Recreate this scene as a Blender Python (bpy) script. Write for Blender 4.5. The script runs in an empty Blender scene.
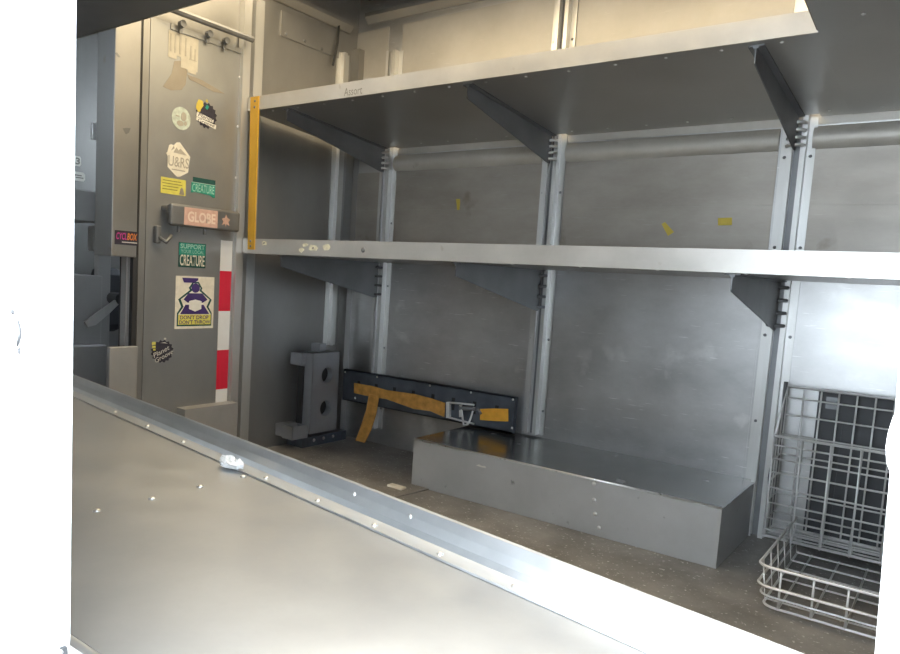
import bpy, bmesh, math, random
from mathutils import Vector, Matrix
random.seed(7)
S = bpy.context.scene
COL = S.collection

# ------------------------------------------------------------------ camera
CAM_Z = .745
RM = Matrix(((0.7847046139194275, -0.10662896625096793, 0.6106299472264786),
             (0.6171451479640576, 0.04212745170695279, -0.7857207800211852),
             (0.05805631092296057, 0.9934060304673654, 0.09886315488132184)))
FPX, CX, CY = 730.348, 392.756, 348.627
cd = bpy.data.cameras.new('camera'); cam = bpy.data.objects.new('camera', cd); COL.objects.link(cam)
cam.matrix_world = Matrix.Translation((0, 0, CAM_Z)) @ RM.to_4x4()
cd.sensor_width = 36; cd.lens = FPX / 900 * 36
cd.shift_x = (450 - CX) / 900; cd.shift_y = (CY - 327) / 900
cd.clip_start = .02
S.camera = cam

def ray(x, y): return RM @ Vector(((x - CX) / FPX, -(y - CY) / FPX, -1))
def oX(x, y, X): d = ray(x, y); p = d * (X / d.x); return Vector((p.x, p.y, p.z + CAM_Z))
def oY(x, y, Y): d = ray(x, y); p = d * (Y / d.y); return Vector((p.x, p.y, p.z + CAM_Z))
def oZ(x, y, Z): d = ray(x, y); p = d * ((Z - CAM_Z) / d.z); return Vector((p.x, p.y, p.z + CAM_Z))

# ------------------------------------------------------------------ materials
MATS = {}
def new_mat(name):
    m = bpy.data.materials.new(name); m.use_nodes = True
    nt = m.node_tree; b = nt.nodes['Principled BSDF']; return m, nt, b

def metal(name, c1, c2, rough=.42, metallic=.75, scale=3, streak=(1, 1, 1), bump=.02, spots=None, scratch=0.0):
    """sheet metal with blotchy wear and fine scratches"""
    m, nt, b = new_mat(name); N = nt.nodes; L = nt.links
    tc = N.new('ShaderNodeTexCoord'); mp = N.new('ShaderNodeMapping'); mp.inputs['Scale'].default_value = streak
    L.new(tc.outputs['Object'], mp.inputs[0])
    n1 = N.new('ShaderNodeTexNoise'); n1.inputs['Scale'].default_value = scale; n1.inputs['Detail'].default_value = 8; n1.inputs['Roughness'].default_value = .65
    L.new(mp.outputs[0], n1.inputs[0])
    r1 = N.new('ShaderNodeValToRGB'); r1.color_ramp.elements[0].position = .35; r1.color_ramp.elements[1].position = .68
    r1.color_ramp.elements[0].color = (*c1, 1); r1.color_ramp.elements[1].color = (*c2, 1)
    L.new(n1.outputs[0], r1.inputs[0])
    col = r1.outputs[0]
    if spots:
        n3 = N.new('ShaderNodeTexNoise'); n3.inputs['Scale'].default_value = spots[1]; n3.inputs['Detail'].default_value = 6
        L.new(tc.outputs['Object'], n3.inputs[0])
        r3 = N.new('ShaderNodeValToRGB'); r3.color_ramp.elements[0].position = spots[2]; r3.color_ramp.elements[1].position = spots[2] + .09
        L.new(n3.outputs[0], r3.inputs[0])
        mx = N.new('ShaderNodeMixRGB'); mx.inputs[2].default_value = (*spots[0], 1)
        L.new(r3.outputs[0], mx.inputs[0]); L.new(col, mx.inputs[1]); col = mx.outputs[0]
    if scratch:
        w = N.new('ShaderNodeTexNoise'); w.inputs['Scale'].default_value = 14; w.inputs['Detail'].default_value = 4
        mp2 = N.new('ShaderNodeMapping'); mp2.inputs['Scale'].default_value = (1, 1, 14); mp2.inputs['Rotation'].default_value = (.4, .5, .3)
        L.new(tc.outputs['Object'], mp2.inputs[0]); L.new(mp2.outputs[0], w.inputs[0])
        rr = N.new('ShaderNodeValToRGB'); rr.color_ramp.elements[0].position = .66; rr.color_ramp.elements[1].position = .74
        rr.color_ramp.elements[1].color = (scratch, scratch, scratch, 1)
        L.new(w.outputs[0], rr.inputs[0])
        ad = N.new('ShaderNodeMixRGB'); ad.blend_type = 'ADD'; ad.inputs[0].default_value = 1
        L.new(col, ad.inputs[1]); L.new(rr.outputs[0], ad.inputs[2]); col = ad.outputs[0]
    L.new(col, b.inputs['Base Color'])
    b.inputs['Metallic'].default_value = metallic
    n2 = N.new('ShaderNodeTexNoise'); n2.inputs['Scale'].default_value = scale * 4; n2.inputs['Detail'].default_value = 5
    L.new(mp.outputs[0], n2.inputs[0])
    mr = N.new('ShaderNodeMapRange'); mr.inputs['To Min'].default_value = rough - .1; mr.inputs['To Max'].default_value = rough + .12
    L.new(n2.outputs[0], mr.inputs[0]); L.new(mr.outputs[0], b.inputs['Roughness'])
    if bump:
        bp = N.new('ShaderNodeBump'); bp.inputs['Strength'].default_value = bump * 5; bp.inputs['Distance'].default_value = .004
        L.new(n1.outputs[0], bp.inputs['Height']); L.new(bp.outputs[0], b.inputs['Normal'])
    MATS[name] = m; return m

def plain(name, c, rough=.6, metallic=0, var=.12, scale=12):
    m, nt, b = new_mat(name); N = nt.nodes; L = nt.links
    tc = N.new('ShaderNodeTexCoord'); n = N.new('ShaderNodeTexNoise'); n.inputs['Scale'].default_value = scale; n.inputs['Detail'].default_value = 5
    L.new(tc.outputs['Object'], n.inputs[0])
    r = N.new('ShaderNodeValToRGB'); r.color_ramp.elements[0].position = .3; r.color_ramp.elements[1].position = .7
    r.color_ramp.elements[0].color = (*[v * (1 - var) for v in c], 1); r.color_ramp.elements[1].color = (*[min(1, v * (1 + var)) for v in c], 1)
    L.new(n.outputs[0], r.inputs[0]); L.new(r.outputs[0], b.inputs['Base Color'])
    b.inputs['Roughness'].default_value = rough; b.inputs['Metallic'].default_value = metallic
    MATS[name] = m; return m

M_wall = metal('wall_aluminium', (.40, .40, .40), (.60, .60, .60), .40, .9, 2.2, (1, 1, 1.6), .02, ((.66, .66, .65), 5, .62), .22)
M_band = metal('brownish_wall_band', (.33, .305, .275), (.46, .435, .40), .52, .8, 2.6, (1, 1, 2.5), .015, ((.27, .245, .21), 7, .66), .05)  # browner and rougher than the wall sheet below it
M_upper = metal('upper_wall_sheet', (.42, .40, .36), (.54, .52, .48), .5, .35, 3, (1, 1, 1), .012, ((.33, .30, .25), 8, .68), .05)
M_box2 = metal('grey_bracket', (.29, .30, .32), (.36, .37, .39), .45, .5, 6)
M_bulk = metal('bulkhead_aluminium', (.29, .288, .28), (.38, .375, .365), .44, .78, 2.0, (1, 1, .6), .012, ((.30, .26, .21), 9, .70))
M_door = metal('door_aluminium', (.33, .335, .335), (.41, .415, .412), .46, .75, 2.4, (1, 1, .7), .01, ((.33, .28, .22), 3.1, .68))
M_shelf = metal('shelf_aluminium', (.50, .49, .47), (.60, .59, .57), .38, .55, 5, (1, 1, 1), .01, ((.36, .33, .28), 18, .70))
M_under = metal('shelf_underside', (.40, .39, .375), (.48, .47, .455), .33, .85, 3)
M_post = metal('extruded_aluminium', (.52, .52, .51), (.62, .62, .61), .35, .65, 8, (1, 1, .2), .01)
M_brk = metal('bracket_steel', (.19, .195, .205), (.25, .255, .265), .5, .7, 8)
M_box = metal('galvanised_box', (.43, .435, .44), (.52, .525, .53), .36, .45, 4, (1, 1, 1), .01, ((.2, .2, .2), 26, .70))
M_boxtop = metal('box_top_sheet', (.24, .24, .235), (.33, .33, .325), .22, .9, 4, (1, 1, 1), .01)
M_deck = metal('worn_shelf_deck', (.345, .36, .38), (.445, .46, .475), .42, .65, 2.6, (1, 1, 1), .012, ((.33, .29, .24), 4.5, .69))
M_lip = metal('lip_aluminium', (.58, .60, .62), (.70, .72, .74), .34, .8, 6, (1, 3, 1), .01)
M_cabm = metal('cab_sheet', (.36, .36, .355), (.44, .43, .42), .5, .5, 4)
M_ceil = metal('ceiling_sheet', (.13, .14, .145), (.19, .20, .20), .55, .5, 4)
M_wire = metal('zinc_wire', (.66, .66, .65), (.80, .80, .79), .4, .35, 20)
M_rivet = metal('rivet_metal', (.66, .66, .65), (.78, .78, .77), .3, .85, 30, bump=0)
M_floor = metal('dirty_floor', (.19, .178, .165), (.36, .34, .32), .55, .35, 5, (1, 1, 1), .05, ((.62, .60, .57), 110, .625))
M_rail = plain('blue_black_rail', (.10, .115, .14), .42, .4, .25)
M_white = plain('white_paint', (.82, .83, .84), .45, 0, .02)
M_latch = plain('latch_dark_and_shade', (.035, .035, .037), .4, .2, .04)  # near-black for the screws and the painted shade of the finger scoop
M_yel = plain('yellow_paint', (.62, .36, .04), .5, 0, .1)
M_strap = plain('orange_webbing', (.52, .26, .06), .85, 0, .25, 40)
M_strapb = plain('orange_webbing_clean', (.78, .38, .04), .8, 0, .08, 40)
M_dark = plain('dark_gap', (.03, .03, .032), .6, .1)
M_rub = plain('black_rubber', (.045, .047, .05), .6)
M_black = plain('badge_black', (.03, .027, .045), .5, 0, .3, 60)
M_cream = plain('badge_cream', (.72, .68, .58), .6, 0, .08, 50)
M_paper = plain('white_vinyl', (.70, .69, .64), .55, 0, .05, 30)
M_fade = plain('faded_vinyl', (.50, .465, .385), .6, 0, .08, 40)
M_fadeg = plain('faded_print', (.40, .37, .31), .6, 0, .1, 40)
M_teal = plain('teal_print', (.02, .26, .20), .5, 0, .15, 50)
M_tealk = plain('dark_teal_print', (.015, .08, .075), .5, 0, .15, 50)
M_mint = plain('mint_print', (.36, .62, .52), .5, 0, .1, 50)
M_lemon = plain('lemon_vinyl', (.66, .60, .12), .55, 0, .1, 50)
M_olive = plain('olive_print', (.25, .23, .05), .55)
M_pink = plain('faded_pink_vinyl', (.56, .36, .30), .6, 0, .12, 50)
M_pinkl = plain('pale_pink_print', (.70, .56, .48), .6)
M_red = plain('red_reflective', (.62, .02, .05), .35, 0, .06)
M_wref = plain('white_reflective', (.74, .75, .76), .35, 0, .04)
M_purple = plain('purple_print', (.06, .035, .17), .5, 0, .15)
M_magenta = plain('magenta_print', (.55, .05, .30), .5)
M_orange = plain('orange_print', (.75, .25, .06), .5)
M_round = plain('pale_teal_vinyl', (.48, .54, .48), .6, 0, .18, 70)
M_stain = metal('old_glue_stain', (.31, .275, .23), (.37, .34, .29), .55, .6, 12)
M_slot = plain('slate_plastic', (.055, .057, .062), .6, 0, .15)
M_scuff = plain('scraped_paint', (.80, .77, .60), .7, .1, .2, 60)
M_tapey = plain('yellow_tape', (.62, .48, .08), .7)
M_concrete = plain('concrete', (.60, .59, .57), .9, 0, .1, 3)
M_seat = plain('seat_vinyl', (.05, .052, .06), .6)
M_mark = plain('ink_mark', (.22, .21, .19), .7)

# ------------------------------------------------------------------ mesh builder
class MB:
    def __init__(s): s.bm = bmesh.new()
    def hexa(s, p):            # 8 points: bottom 4 ccw, top 4 ccw
        v = [s.bm.verts.new(q) for q in p]
        for f in ((3, 2, 1, 0), (4, 5, 6, 7), (0, 1, 5, 4), (1, 2, 6, 5), (2, 3, 7, 6), (3, 0, 4, 7)):
            s.bm.faces.new([v[i] for i in f])
        return s
    def box(s, x0, x1, y0, y1, z0, z1):
        x0, x1 = min(x0, x1), max(x0, x1); y0, y1 = min(y0, y1), max(y0, y1); z0, z1 = min(z0, z1), max(z0, z1)
        return s.hexa([(x0, y0, z0), (x1, y0, z0), (x1, y1, z0), (x0, y1, z0), (x0, y0, z1), (x1, y0, z1), (x1, y1, z1), (x0, y1, z1)])
    def prism(s, pts, off):    # planar polygon of 3D points pushed by a vector
        off = Vector(off); a = [s.bm.verts.new(Vector(p)) for p in pts]; b = [s.bm.verts.new(Vector(p) + off) for p in pts]
        n = len(a); s.bm.faces.new(a); s.bm.faces.new(b[::-1])
        for i in range(n): s.bm.faces.new((a[i], b[i], b[(i + 1) % n], a[(i + 1) % n]))
        return s
    def tube(s, pts, r, seg=8):
        pts = [Vector(p) for p in pts]; rings = []
        for i, p in enumerate(pts):
            d = (pts[min(i + 1, len(pts) - 1)] - pts[max(i - 1, 0)]).normalized()
            u = d.cross(Vector((0, 0, 1)));  u = u if u.length > .05 else d.cross(Vector((1, 0, 0))); u.normalize(); w = d.cross(u)
            rings.append([s.bm.verts.new(p + r * (math.cos(t) * u + math.sin(t) * w)) for t in [2 * math.pi * k / seg for k in range(seg)]])
        for a, b in zip(rings, rings[1:]):
            for k in range(seg): s.bm.faces.new((a[k], a[(k + 1) % seg], b[(k + 1) % seg], b[k]))
        s.bm.faces.new(rings[0][::-1]); s.bm.faces.new(rings[-1]); return s
    def dome(s, c, n, r, h, seg=10):
        c = Vector(c); n = Vector(n).normalized(); u = n.cross(Vector((.3, .5, .81))).normalized(); w = n.cross(u); rings = []
        for t in (0, .45, .8):
            rr = r * math.cos(t * math.pi / 2); hh = h * math.sin(t * math.pi / 2)
            rings.append([s.bm.verts.new(c + n * hh + rr * (math.cos(a) * u + math.sin(a) * w)) for a in [2 * math.pi * k / seg for k in range(seg)]])
        for a, b in zip(rings, rings[1:]):
            for k in range(seg): s.bm.faces.new((a[k], a[(k + 1) % seg], b[(k + 1) % seg], b[k]))
        s.bm.faces.new(rings[-1]); s.bm.faces.new(rings[0][::-1]); return s
    def ribbon(s, pts, widths, thick):  # band through (center, width-vector)
        ra = []
        for (p, wv), in zip([(q,) for q in zip(pts, widths)]):
            pass
        return s
    def build(s, name, mat, parent=None, bevel=0, smooth=False):
        bmesh.ops.recalc_face_normals(s.bm, faces=s.bm.faces)
        me = bpy.data.meshes.new(name); off = Vector((0, 0, 0))
        if parent is not None:
            off = parent['_o'] if '_o' in parent else (0, 0, 0); off = Vector(off)
        else:
            vs = [v.co for v in s.bm.verts]
            lo = [min(v[i] for v in vs) for i in range(3)]; hi = [max(v[i] for v in vs) for i in range(3)]
            off = Vector(((lo[0] + hi[0]) / 2, (lo[1] + hi[1]) / 2, lo[2]))
        for v in s.bm.verts: v.co -= off
        s.bm.to_mesh(me); s.bm.free(); me.materials.append(mat)
        o = bpy.data.objects.new(name, me); COL.objects.link(o)
        if parent is not None: o.parent = parent
        else: o.location = off
        o['_o'] = tuple(off)
        if smooth:
            for p in me.polygons: p.use_smooth = True
        if bevel:
            md = o.modifiers.new('bevel', 'BEVEL'); md.width = bevel; md.segments = 2; md.limit_method = 'ANGLE'
        return o

def thing(name, label, cat, loc, group=None):
    o = bpy.data.objects.new(name, None); COL.objects.link(o); o.location = loc; o['_o'] = tuple(loc)
    o.empty_display_size = .05
    return tag(o, label, cat, group)
def tag(o, label, cat, group=None):
    o['label'] = label; o['category'] = cat
    if group: o['group'] = group
    return o
def struct(o, parent=None):
    o['kind'] = 'structure'; return o
def box(name, mat, b, parent=None, bevel=0): return MB().box(*b).build(name, mat, parent, bevel)
RIV = {}
def rivet(parent, p, n, r=.006, h=.004, name='rivet', mat=None):
    key = (tuple(round(q, 3) for q in n), r, h, name)
    if key not in RIV:
        m = MB().dome((0, 0, 0), n, r, h); me = bpy.data.meshes.new(name); bmesh.ops.recalc_face_normals(m.bm, faces=m.bm.faces); m.bm.to_mesh(me); m.bm.free(); me.materials.append(mat or M_rivet)
        for q in me.polygons: q.use_smooth = True
        RIV[key] = me
    o = bpy.data.objects.new(name, RIV[key]); COL.objects.link(o); o.parent = parent
    o.location = Vector(p) - Vector(parent['_o']); return o

def text_bm(s, u0, u1, v0, v1, frame, depth=.0004, rot=0, shear=0, bold=0):
    """lettering fitted into the box u0..u1, v0..v1 of a sticker frame (origin, u, v, n)"""
    cu = bpy.data.curves.new('lettering', 'FONT'); cu.body = s; cu.size = 1; cu.shear = shear; cu.offset = bold; cu.align_x = 'LEFT'
    cu.resolution_u = 3
    t = bpy.data.objects.new('lettering', cu); COL.objects.link(t)
    bpy.context.view_layer.update()
    me = bpy.data.meshes.new_from_object(t.evaluated_get(bpy.context.evaluated_depsgraph_get()))
    bpy.data.objects.remove(t); bpy.data.curves.remove(cu)
    m = MB(); m.bm.from_mesh(me); bpy.data.meshes.remove(me)
    xs = [v.co.x for v in m.bm.verts]; ys = [v.co.y for v in m.bm.verts]
    x0, x1, y0, y1 = min(xs), max(xs), min(ys), max(ys)
    O, U, V, Nn = frame; ca, sa = math.cos(rot), math.sin(rot)
    cu_, cv_ = (u0 + u1) / 2, (v0 + v1) / 2
    for v in m.bm.verts:
        a = (u1 - u0) * ((v.co.x - x0) / (x1 - x0) - .5); b = (v1 - v0) * ((v.co.y - y0) / (y1 - y0) - .5)
        a, b = a * ca - b * sa, a * sa + b * ca
        v.co = O + U * (cu_ + a) + V * (cv_ + b) + Nn * depth
    return m

# ------------------------------------------------------------------ main dimensions (metres)
YF = 2.5            # far side wall
XB = -2.2375        # bulkhead
YN0, YN1 = .295, .31  # near side wall skin
ZC = 1.95
XR = .62           # open rear end

# ------------------------------------------------------------------ setting
f = struct(box('floor', M_floor, (-3.3, XR, YN1, YF + .02, -.06, 0)))
# raised tread pattern of the floor plate near the basket
struct(box('ceiling', M_ceil, (-3.3, XR, YN0, YF + .02, ZC, ZC + .04)))
struct(box('ground', M_concrete, (-9, 9, -9, 9, -.86, -.80)))

w = MB()
w.box(XB - .03, XR, YF, YF + .02, 0, ZC); w.box(-3.0, XB - .03, YF, YF + .02, 0, 1.2); w.box(-3.0, XB - .03, YF, YF + .02, 1.6, ZC); w.box(-3.0, -2.8, YF, YF + .02, 1.2, 1.6)
for x0, x1 in ((XB, -2.06), (-1.985, -1.29), (-1.195, -.50), (-.41, XR)):
    w.box(x0, x1, YF - .003, YF, .0, .83)
wf = struct(w.build('wall_far', M_wall))
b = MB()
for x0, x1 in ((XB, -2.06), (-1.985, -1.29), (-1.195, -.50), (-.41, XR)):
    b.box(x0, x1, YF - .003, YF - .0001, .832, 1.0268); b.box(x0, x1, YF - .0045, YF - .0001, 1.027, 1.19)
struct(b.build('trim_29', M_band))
b = MB()
for x0, x1 in ((XB, -2.06), (-1.985, -1.29), (-1.195, -.50), (-.41, XR)): b.box(x0, x1, YF - .003, YF - .0001, 1.262, 1.80)
struct(b.build('trim_30', M_upper))
# half-round rub rail under the upper shelf
pr = [(-.022 * math.sin(math.pi * k / 14) ** .8 if 0 < k < 14 else 0, .07 * k / 14) for k in range(15)]
b = MB()
for x0, x1 in ((-1.985, -1.29), (-1.195, -.50), (-.41, XR)):
    b.prism([(x0, YF - .0 + a, 1.188 + z) for a, z in pr], (x1 - x0, 0, 0))
struct(b.build('trim_1', M_upper))
# cove rails along the roof line
def cove(name, p0, p1, n):
    p0, p1, n = Vector(p0), Vector(p1), Vector(n); m = MB()
    prof = [(0, -.026), (.008, -.024), (.018, -.012), (.028, .0), (.028, .016), (.024, .017), (.023, .004), (.012, .016), (.0, .026)]
    m.prism([p0 + n * a + Vector((0, 0, z)) for a, z in prof], p1 - p0); return m.build(name, M_bulk)
ZR = oY(400, 15, YF).z
struct(cove('trim_2', (-2.18, YF, ZR + .012), (XR, YF, ZR + .012), (0, -1, 0)))
struct(cove('trim_3', (XB, YN1, ZR - .035), (XB, 2.44, ZR - .035), (1, 0, 0)))
for i, y in enumerate((2.36, 2.22)):
    struct(MB().tube([(-2.2, y, 1.915), (XR, y, 1.915)], .012).build('trim_%d' % (4 + i), M_ceil))
struct(MB().box(-2.13, -2.08, YN1, YF - .06, 1.90, 1.945).build('trim_6', M_ceil))
for i, x in enumerate((-1.5, -.9, -.3, .3)):
    struct(MB().box(x - .025, x + .025, YN1, YF - .06, 1.89, 1.945).build('trim_%d' % (7 + i), M_ceil))

# bulkhead (front wall): fixed panels around the sliding door
yD0, yD1 = 1.455, 1.852
b = MB()
b.box(XB - .02, XB, 1.86, YF, 0, ZC)                     # panel behind the shelves
b.box(XB - .02, XB - .006, 1.42, 1.86, 1.50, 1.605); b.box(XB - .02, XB, 1.42, 1.86, 1.605, ZC)                # header over the door
b.box(XB - .02, XB, YN1, 1.42, 1.62, ZC)
struct(b.build('wall_front', M_bulk))
# riveted upper patch of the bulkhead
pz0 = oX(280, 35, XB + .004).z; py0, py1 = oX(280, 35, XB).y, oX(338, 59, XB).y
struct(box('trim_12', M_bulk, (XB + .001, XB + .005, py0, py1, pz0, 1.755)))
struct(box('wall_rear', M_bulk, (XR, XR + .02, YN0, YF + .02, 0, ZC)))
# near side wall with the loading door opening
b = MB()
b.box(-2.25, -.548, YN0, YN1, -.15, .415)
b.box(-.548, -.0, YN0, YN1, -.15, .30)
b.box(-2.25, XR, YN0, YN1, 1.55, ZC)
b.box(.0, XR, YN0, YN1, -.15, 1.55)
struct(b.build('wall_near', M_white))
b = MB(); b.box(-2.25, -.70, YN1, YN1 + .0015, 0, .29); b.box(-2.25, -.70, YN1, YN1 + .0015, .38, ZC); b.box(.02, XR, YN1, YN1 + .0015, 0, ZC); b.box(-.70, .02, YN1, YN1 + .0015, 1.56, ZC)
struct(b.build('trim_28', M_bulk))
# fixed door jamb on the right, slightly leaning edge
p = oY(898, 390, YN0 + .007); q = oY(876, 654, YN0 + .007)
dx = (q.x - p.x) / (q.z - p.z)
b = MB(); zt, zb = 1.55, .30
xa, xb = p.x + dx * (zt - p.z), p.x + dx * (zb - p.z)
b.hexa([(xb, YN0 - .002, zb), (.1, YN0 - .002, zb), (.1, YN1, zb), (xb, YN1, zb), (xa, YN0 - .002, zt), (.1, YN0 - .002, zt), (.1, YN1, zt), (xa, YN1, zt)])
struct(b.build('trim_13', M_white, bevel=.003))

# white door leaf on the left with rounded lower corner
a0 = oY(77, 0, YN0); a1 = oY(70.5, 640, YN0)
dx = (a1.x - a0.x) / (a1.z - a0.z); zt = 1.54; zb = .424
pts = [(a0.x + dx * (zt - a0.z), zt), (a1.x + dx * (zb + .012 - a1.z), zb + .012)]
for k in range(5):
    t = k / 4 * math.pi / 2
    pts.append((a1.x - .012 + .012 * math.cos(t), zb + .012 - .012 * math.sin(t)))
pts += [(-.596, zb), (-2.2, zb), (-2.2, zt)]
door2 = struct(MB().prism([(x, YN0 - .013, z) for x, z in pts], (0, .0125, 0)).build('door_2', M_white, bevel=.002))

# recessed latch on the white door leaf
def latch():
    c = (oY(8, 305, YN0).x + oY(32, 358, YN0).x) / 2
    x0, x1 = oY(8, 305, YN0 - .014).x, oY(31, 330, YN0 - .014).x
    z0, z1 = oY(20, 358, YN0 - .014).z, oY(20, 305, YN0 - .014).z
    y = YN0 - .0135
    pl = MB().box(x0, x1, y - .002, y, z0, z1).build('latch_plate', M_white, door2, bevel=.002)
    pl['label'] = 'white latch plate with a scooped finger pull'
    xc = x0 + (x1 - x0) * .36; zc = (z0 + z1) / 2 - .001
    el = [(xc + .33 * (x1 - x0) * math.cos(t), y - .0035, zc + .3 * (z1 - z0) * math.sin(t)) for t in [2 * math.pi * k / 20 for k in range(20)]]
    MB().prism(el, (0, .0015, 0)).build('pull_recess_shade', M_latch, pl)  # flat dark ellipse painting the shade inside the finger scoop
    m = MB(); m.tube([(xc + .2 * (x1 - x0), y - .005, zc + .012), (xc + .3 * (x1 - x0), y - .007, zc), (xc + .15 * (x1 - x0), y - .005, zc - .012)], .0022)
    m.build('latch_paddle', M_white, pl, smooth=True)
    m = MB(); m.dome((x0 + .3 * (x1 - x0), y - .002, z1 - .006), (0, -1, 0), .003, .002); m.dome((x0 + .6 * (x1 - x0), y - .002, z0 + .006), (0, -1, 0), .003, .002)
    m.build('screw', M_latch, pl)
    MB().box(x1 - .0004, x1 + .0006, y - .0024, y - .0016, z0, z1).build('plate_edge', M_latch, pl)
latch()
# rounded strike on the right jamb
sx = oY(887, 455, YN0 - .004)
st = MB()
pts = []
for (px, py) in ((900, 412), (893, 416), (887.5, 434), (885.5, 446), (886, 462), (890, 474), (895, 484), (903, 487)):
    q = oY(px, py, YN0 - .004); pts.append(q)
o = MB().prism(pts, (0, .008, 0)).build('strike_plate', M_white, bevel=.0015)
tag(o, 'small white rounded door strike on the right jamb', 'strike plate')
# grey hinge pin below the left door leaf
m = MB(); A = oY(38, 640, YN0 - .006)
o = thing('door_catch', 'small grey catch under the bottom corner of the white door leaf', 'catch', (A.x, A.y, A.z - .01))
m.prism([oY(px, py, YN0 - .01) for px, py in ((34, 634), (40, 629), (46, 637), (60, 650), (61, 662), (34, 662))], (0, .006, 0)).build('catch_plate', M_rub, o)
MB().tube([oY(41, 637, YN0 - .014), oY(48, 645, YN0 - .014), oY(61, 653, YN0 - .014)], .0022).build('catch_pin', M_post, o, smooth=True)

# ------------------------------------------------------------------ sliding door in the bulkhead
d1 = struct(box('door_1', M_door, (XB - .004, XB + .012, yD0, yD1, .0, 1.553)))
XD = XB + .012
# top hem and door track
box('top_hem', M_door, (XD, XD + .004, 1.53, 1.845, 1.535, 1.553), d1)
box('kick_step', M_cabm, (XD, XD + .05, 1.60, 1.845, .0, .222), d1)
tr = struct(MB().tube([(XB + .055, 1.50, 1.585), (XB + .055, 1.855, 1.585)], .012).build('trim_14', M_brk))
for px, py in ((182, 24), (209, 34), (226, 41)):
    c = oX(px, py, XB + .03)
    m = MB(); m.tube([(XB + .022, c.y, c.z), (XB + .04, c.y, c.z)], .012, 12); m.box(XB + .022, XB + .026, c.y - .006, c.y + .006, c.z - .03, c.z)
    m.build('roller', M_brk, d1)
for z in (1.45, 1.27, 1.08):
    rivet(d1, (XD, 1.835, z), (1, 0, 0), .005, .003)
# frame around the door
m = MB(); ya, yb = oX(142, 100, XB + .012).y, oX(148.5, 100, XB + .012).y
m.box(XB - .03, XB + .012, ya, yb, 0, 1.62); struct(m.build('trim_15', M_bulk))
struct(box('trim_16', M_dark, (XB - .03, XB + .001, yb, yD0, 0, 1.6)))
# the post pair to the right of the door: angle iron from floor to roof
def vstrip(name, x0, x1, X, z0, z1, mat, py=100, th=.02):
    return struct(box(name, mat, (X - th, X, oX(x0, py, X).y, oX(x1, py, X).y, z0, z1)))
vstrip('trim_17', 243.2, 250.6, XB + .028, .0, 1.75, M_post, 60, .028)
vstrip('trim_18', 254.4, 263.0, XB + .028, .0, 1.75, M_post, 60, .028)
vstrip('trim_19', 250.6, 254.4, XB + .006, .0, 1.75, M_dark, 60, .006)
vstrip('trim_20', 240.5, 243.0, XB + .016, .0, 1.62, M_brk, 100, .016)
# vertical angle on the bulkhead near the far corner
m = MB(); y0, y1 = oX(337, 200, XB + .02).y, oX(345, 200, XB + .02).y
m.box(XB, XB + .003, y0 - .025, y1, 0.42, 1.69); m.box(XB + .003, XB + .022, y0, y0 + .004, .42, 1.69); m.box(XB + .018, XB + .022, y0 + .004, y0 + .02, .42, 1.69)
struct(m.build('trim_21', M_post))
struct(box('trim_22', M_bulk, (XB, XB + .045, 2.462, YF - .001, .0, 1.72)))
o = MB().tube([(XB + .012, 2.36, 1.79), (XB + .014, 2.355, 1.72), (XB + .012, 2.335, 1.62)], .005).build('cable', M_rub, smooth=True)
tag(o, 'short black cable running down the bulkhead near the roof corner', 'cable')
struct(MB().dome(oX(286, 34, XB + .005), (1, 0, 0), .007, .004).dome(oX(305, 41, XB + .005), (1, 0, 0), .007, .004).dome(oX(322, 49, XB + .005), (1, 0, 0), .007, .004).build('trim_23', M_brk))

# ------------------------------------------------------------------ handle bar across the door
Xh = XD + .05
z0, z1 = .874, .950
hb = thing('handle_bar', 'long metal pull bar on the bulkhead door carrying a pale pink sticker', 'door bar', (XD, 1.7, z0))
m = MB(); m.box(XD + .03, Xh, oX(171, 215, Xh).y, oX(240.5, 215, Xh).y, z0, z1); m.build('bar', M_brk, hb, bevel=.008)
for px in (180, 232):
    y = oX(px, 220, Xh).y; box('standoff', M_brk, (XD, XD + .03, y - .012, y + .012, z0 + .01, z1 - .01), hb)
for px in (179, 205):
    q = oX(px, 233, XD + .03); MB().tube([(XD + .028, q.y, z0 + .006), (XD + .028, q.y, z0 - .02)], .007).build('bolt', M_brk, hb)
q = oX(164, 208, XD); MB().tube([(XD, q.y, q.z), (XD + .03, q.y, q.z)], .012, 12).build('bolt', M_brk, hb)

# door latch hardware left of the bar
o = thing('door_latch', 'small dark latch lever on the left edge of the bulkhead door', 'latch', (XD, oX(154, 238, XD).y, .8))
y = oX(153, 235, XD).y
MB().box(XD, XD + .02, y, y + .02, .81, .87).build('latch_body', M_brk, o, bevel=.004)
MB().tube([(XD + .015, y + .012, .83), (XD + .035, y + .03, .815), (XD + .035, y + .05, .84)], .007).build('latch_lever', M_brk, o, smooth=True)

# ------------------------------------------------------------------ stickers
UY, VZ, NX = Vector((0, 1, 0)), Vector((0, 0, 1)), Vector((1, 0, 0))
def sticker(name, label, cat, X, px0, py0, px1, py1, group=None):
    """flat sticker on a plane facing the load space; returns thing, frame, width, height"""
    a = oX(px0, (py0 + py1) / 2, X); c = oX(px1, (py0 + py1) / 2, X); t = oX((px0 + px1) / 2, py0, X); b_ = oX((px0 + px1) / 2, py1, X)
    O = Vector((X + .0008, a.y, b_.z)); t_ = thing(name, label, cat, (X, (a.y + c.y) / 2, b_.z), group)
    return t_, (O, UY, VZ, NX), c.y - a.y, t.z - b_.z
def poly(fr, pts, w, h, lvl=0):
    O, U, V, N_ = fr; return [O + U * (a * w) + V * (b_ * h) + N_ * (.0007 * lvl) for a, b_ in pts]
def layer(t, fr, w, h, shapes, name, mat, lvl=0):
    m = MB()
    for sh in shapes: m.prism(poly(fr, sh, w, h, lvl), (.0005, 0, 0))
    return m.build(name, mat, t)
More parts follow.
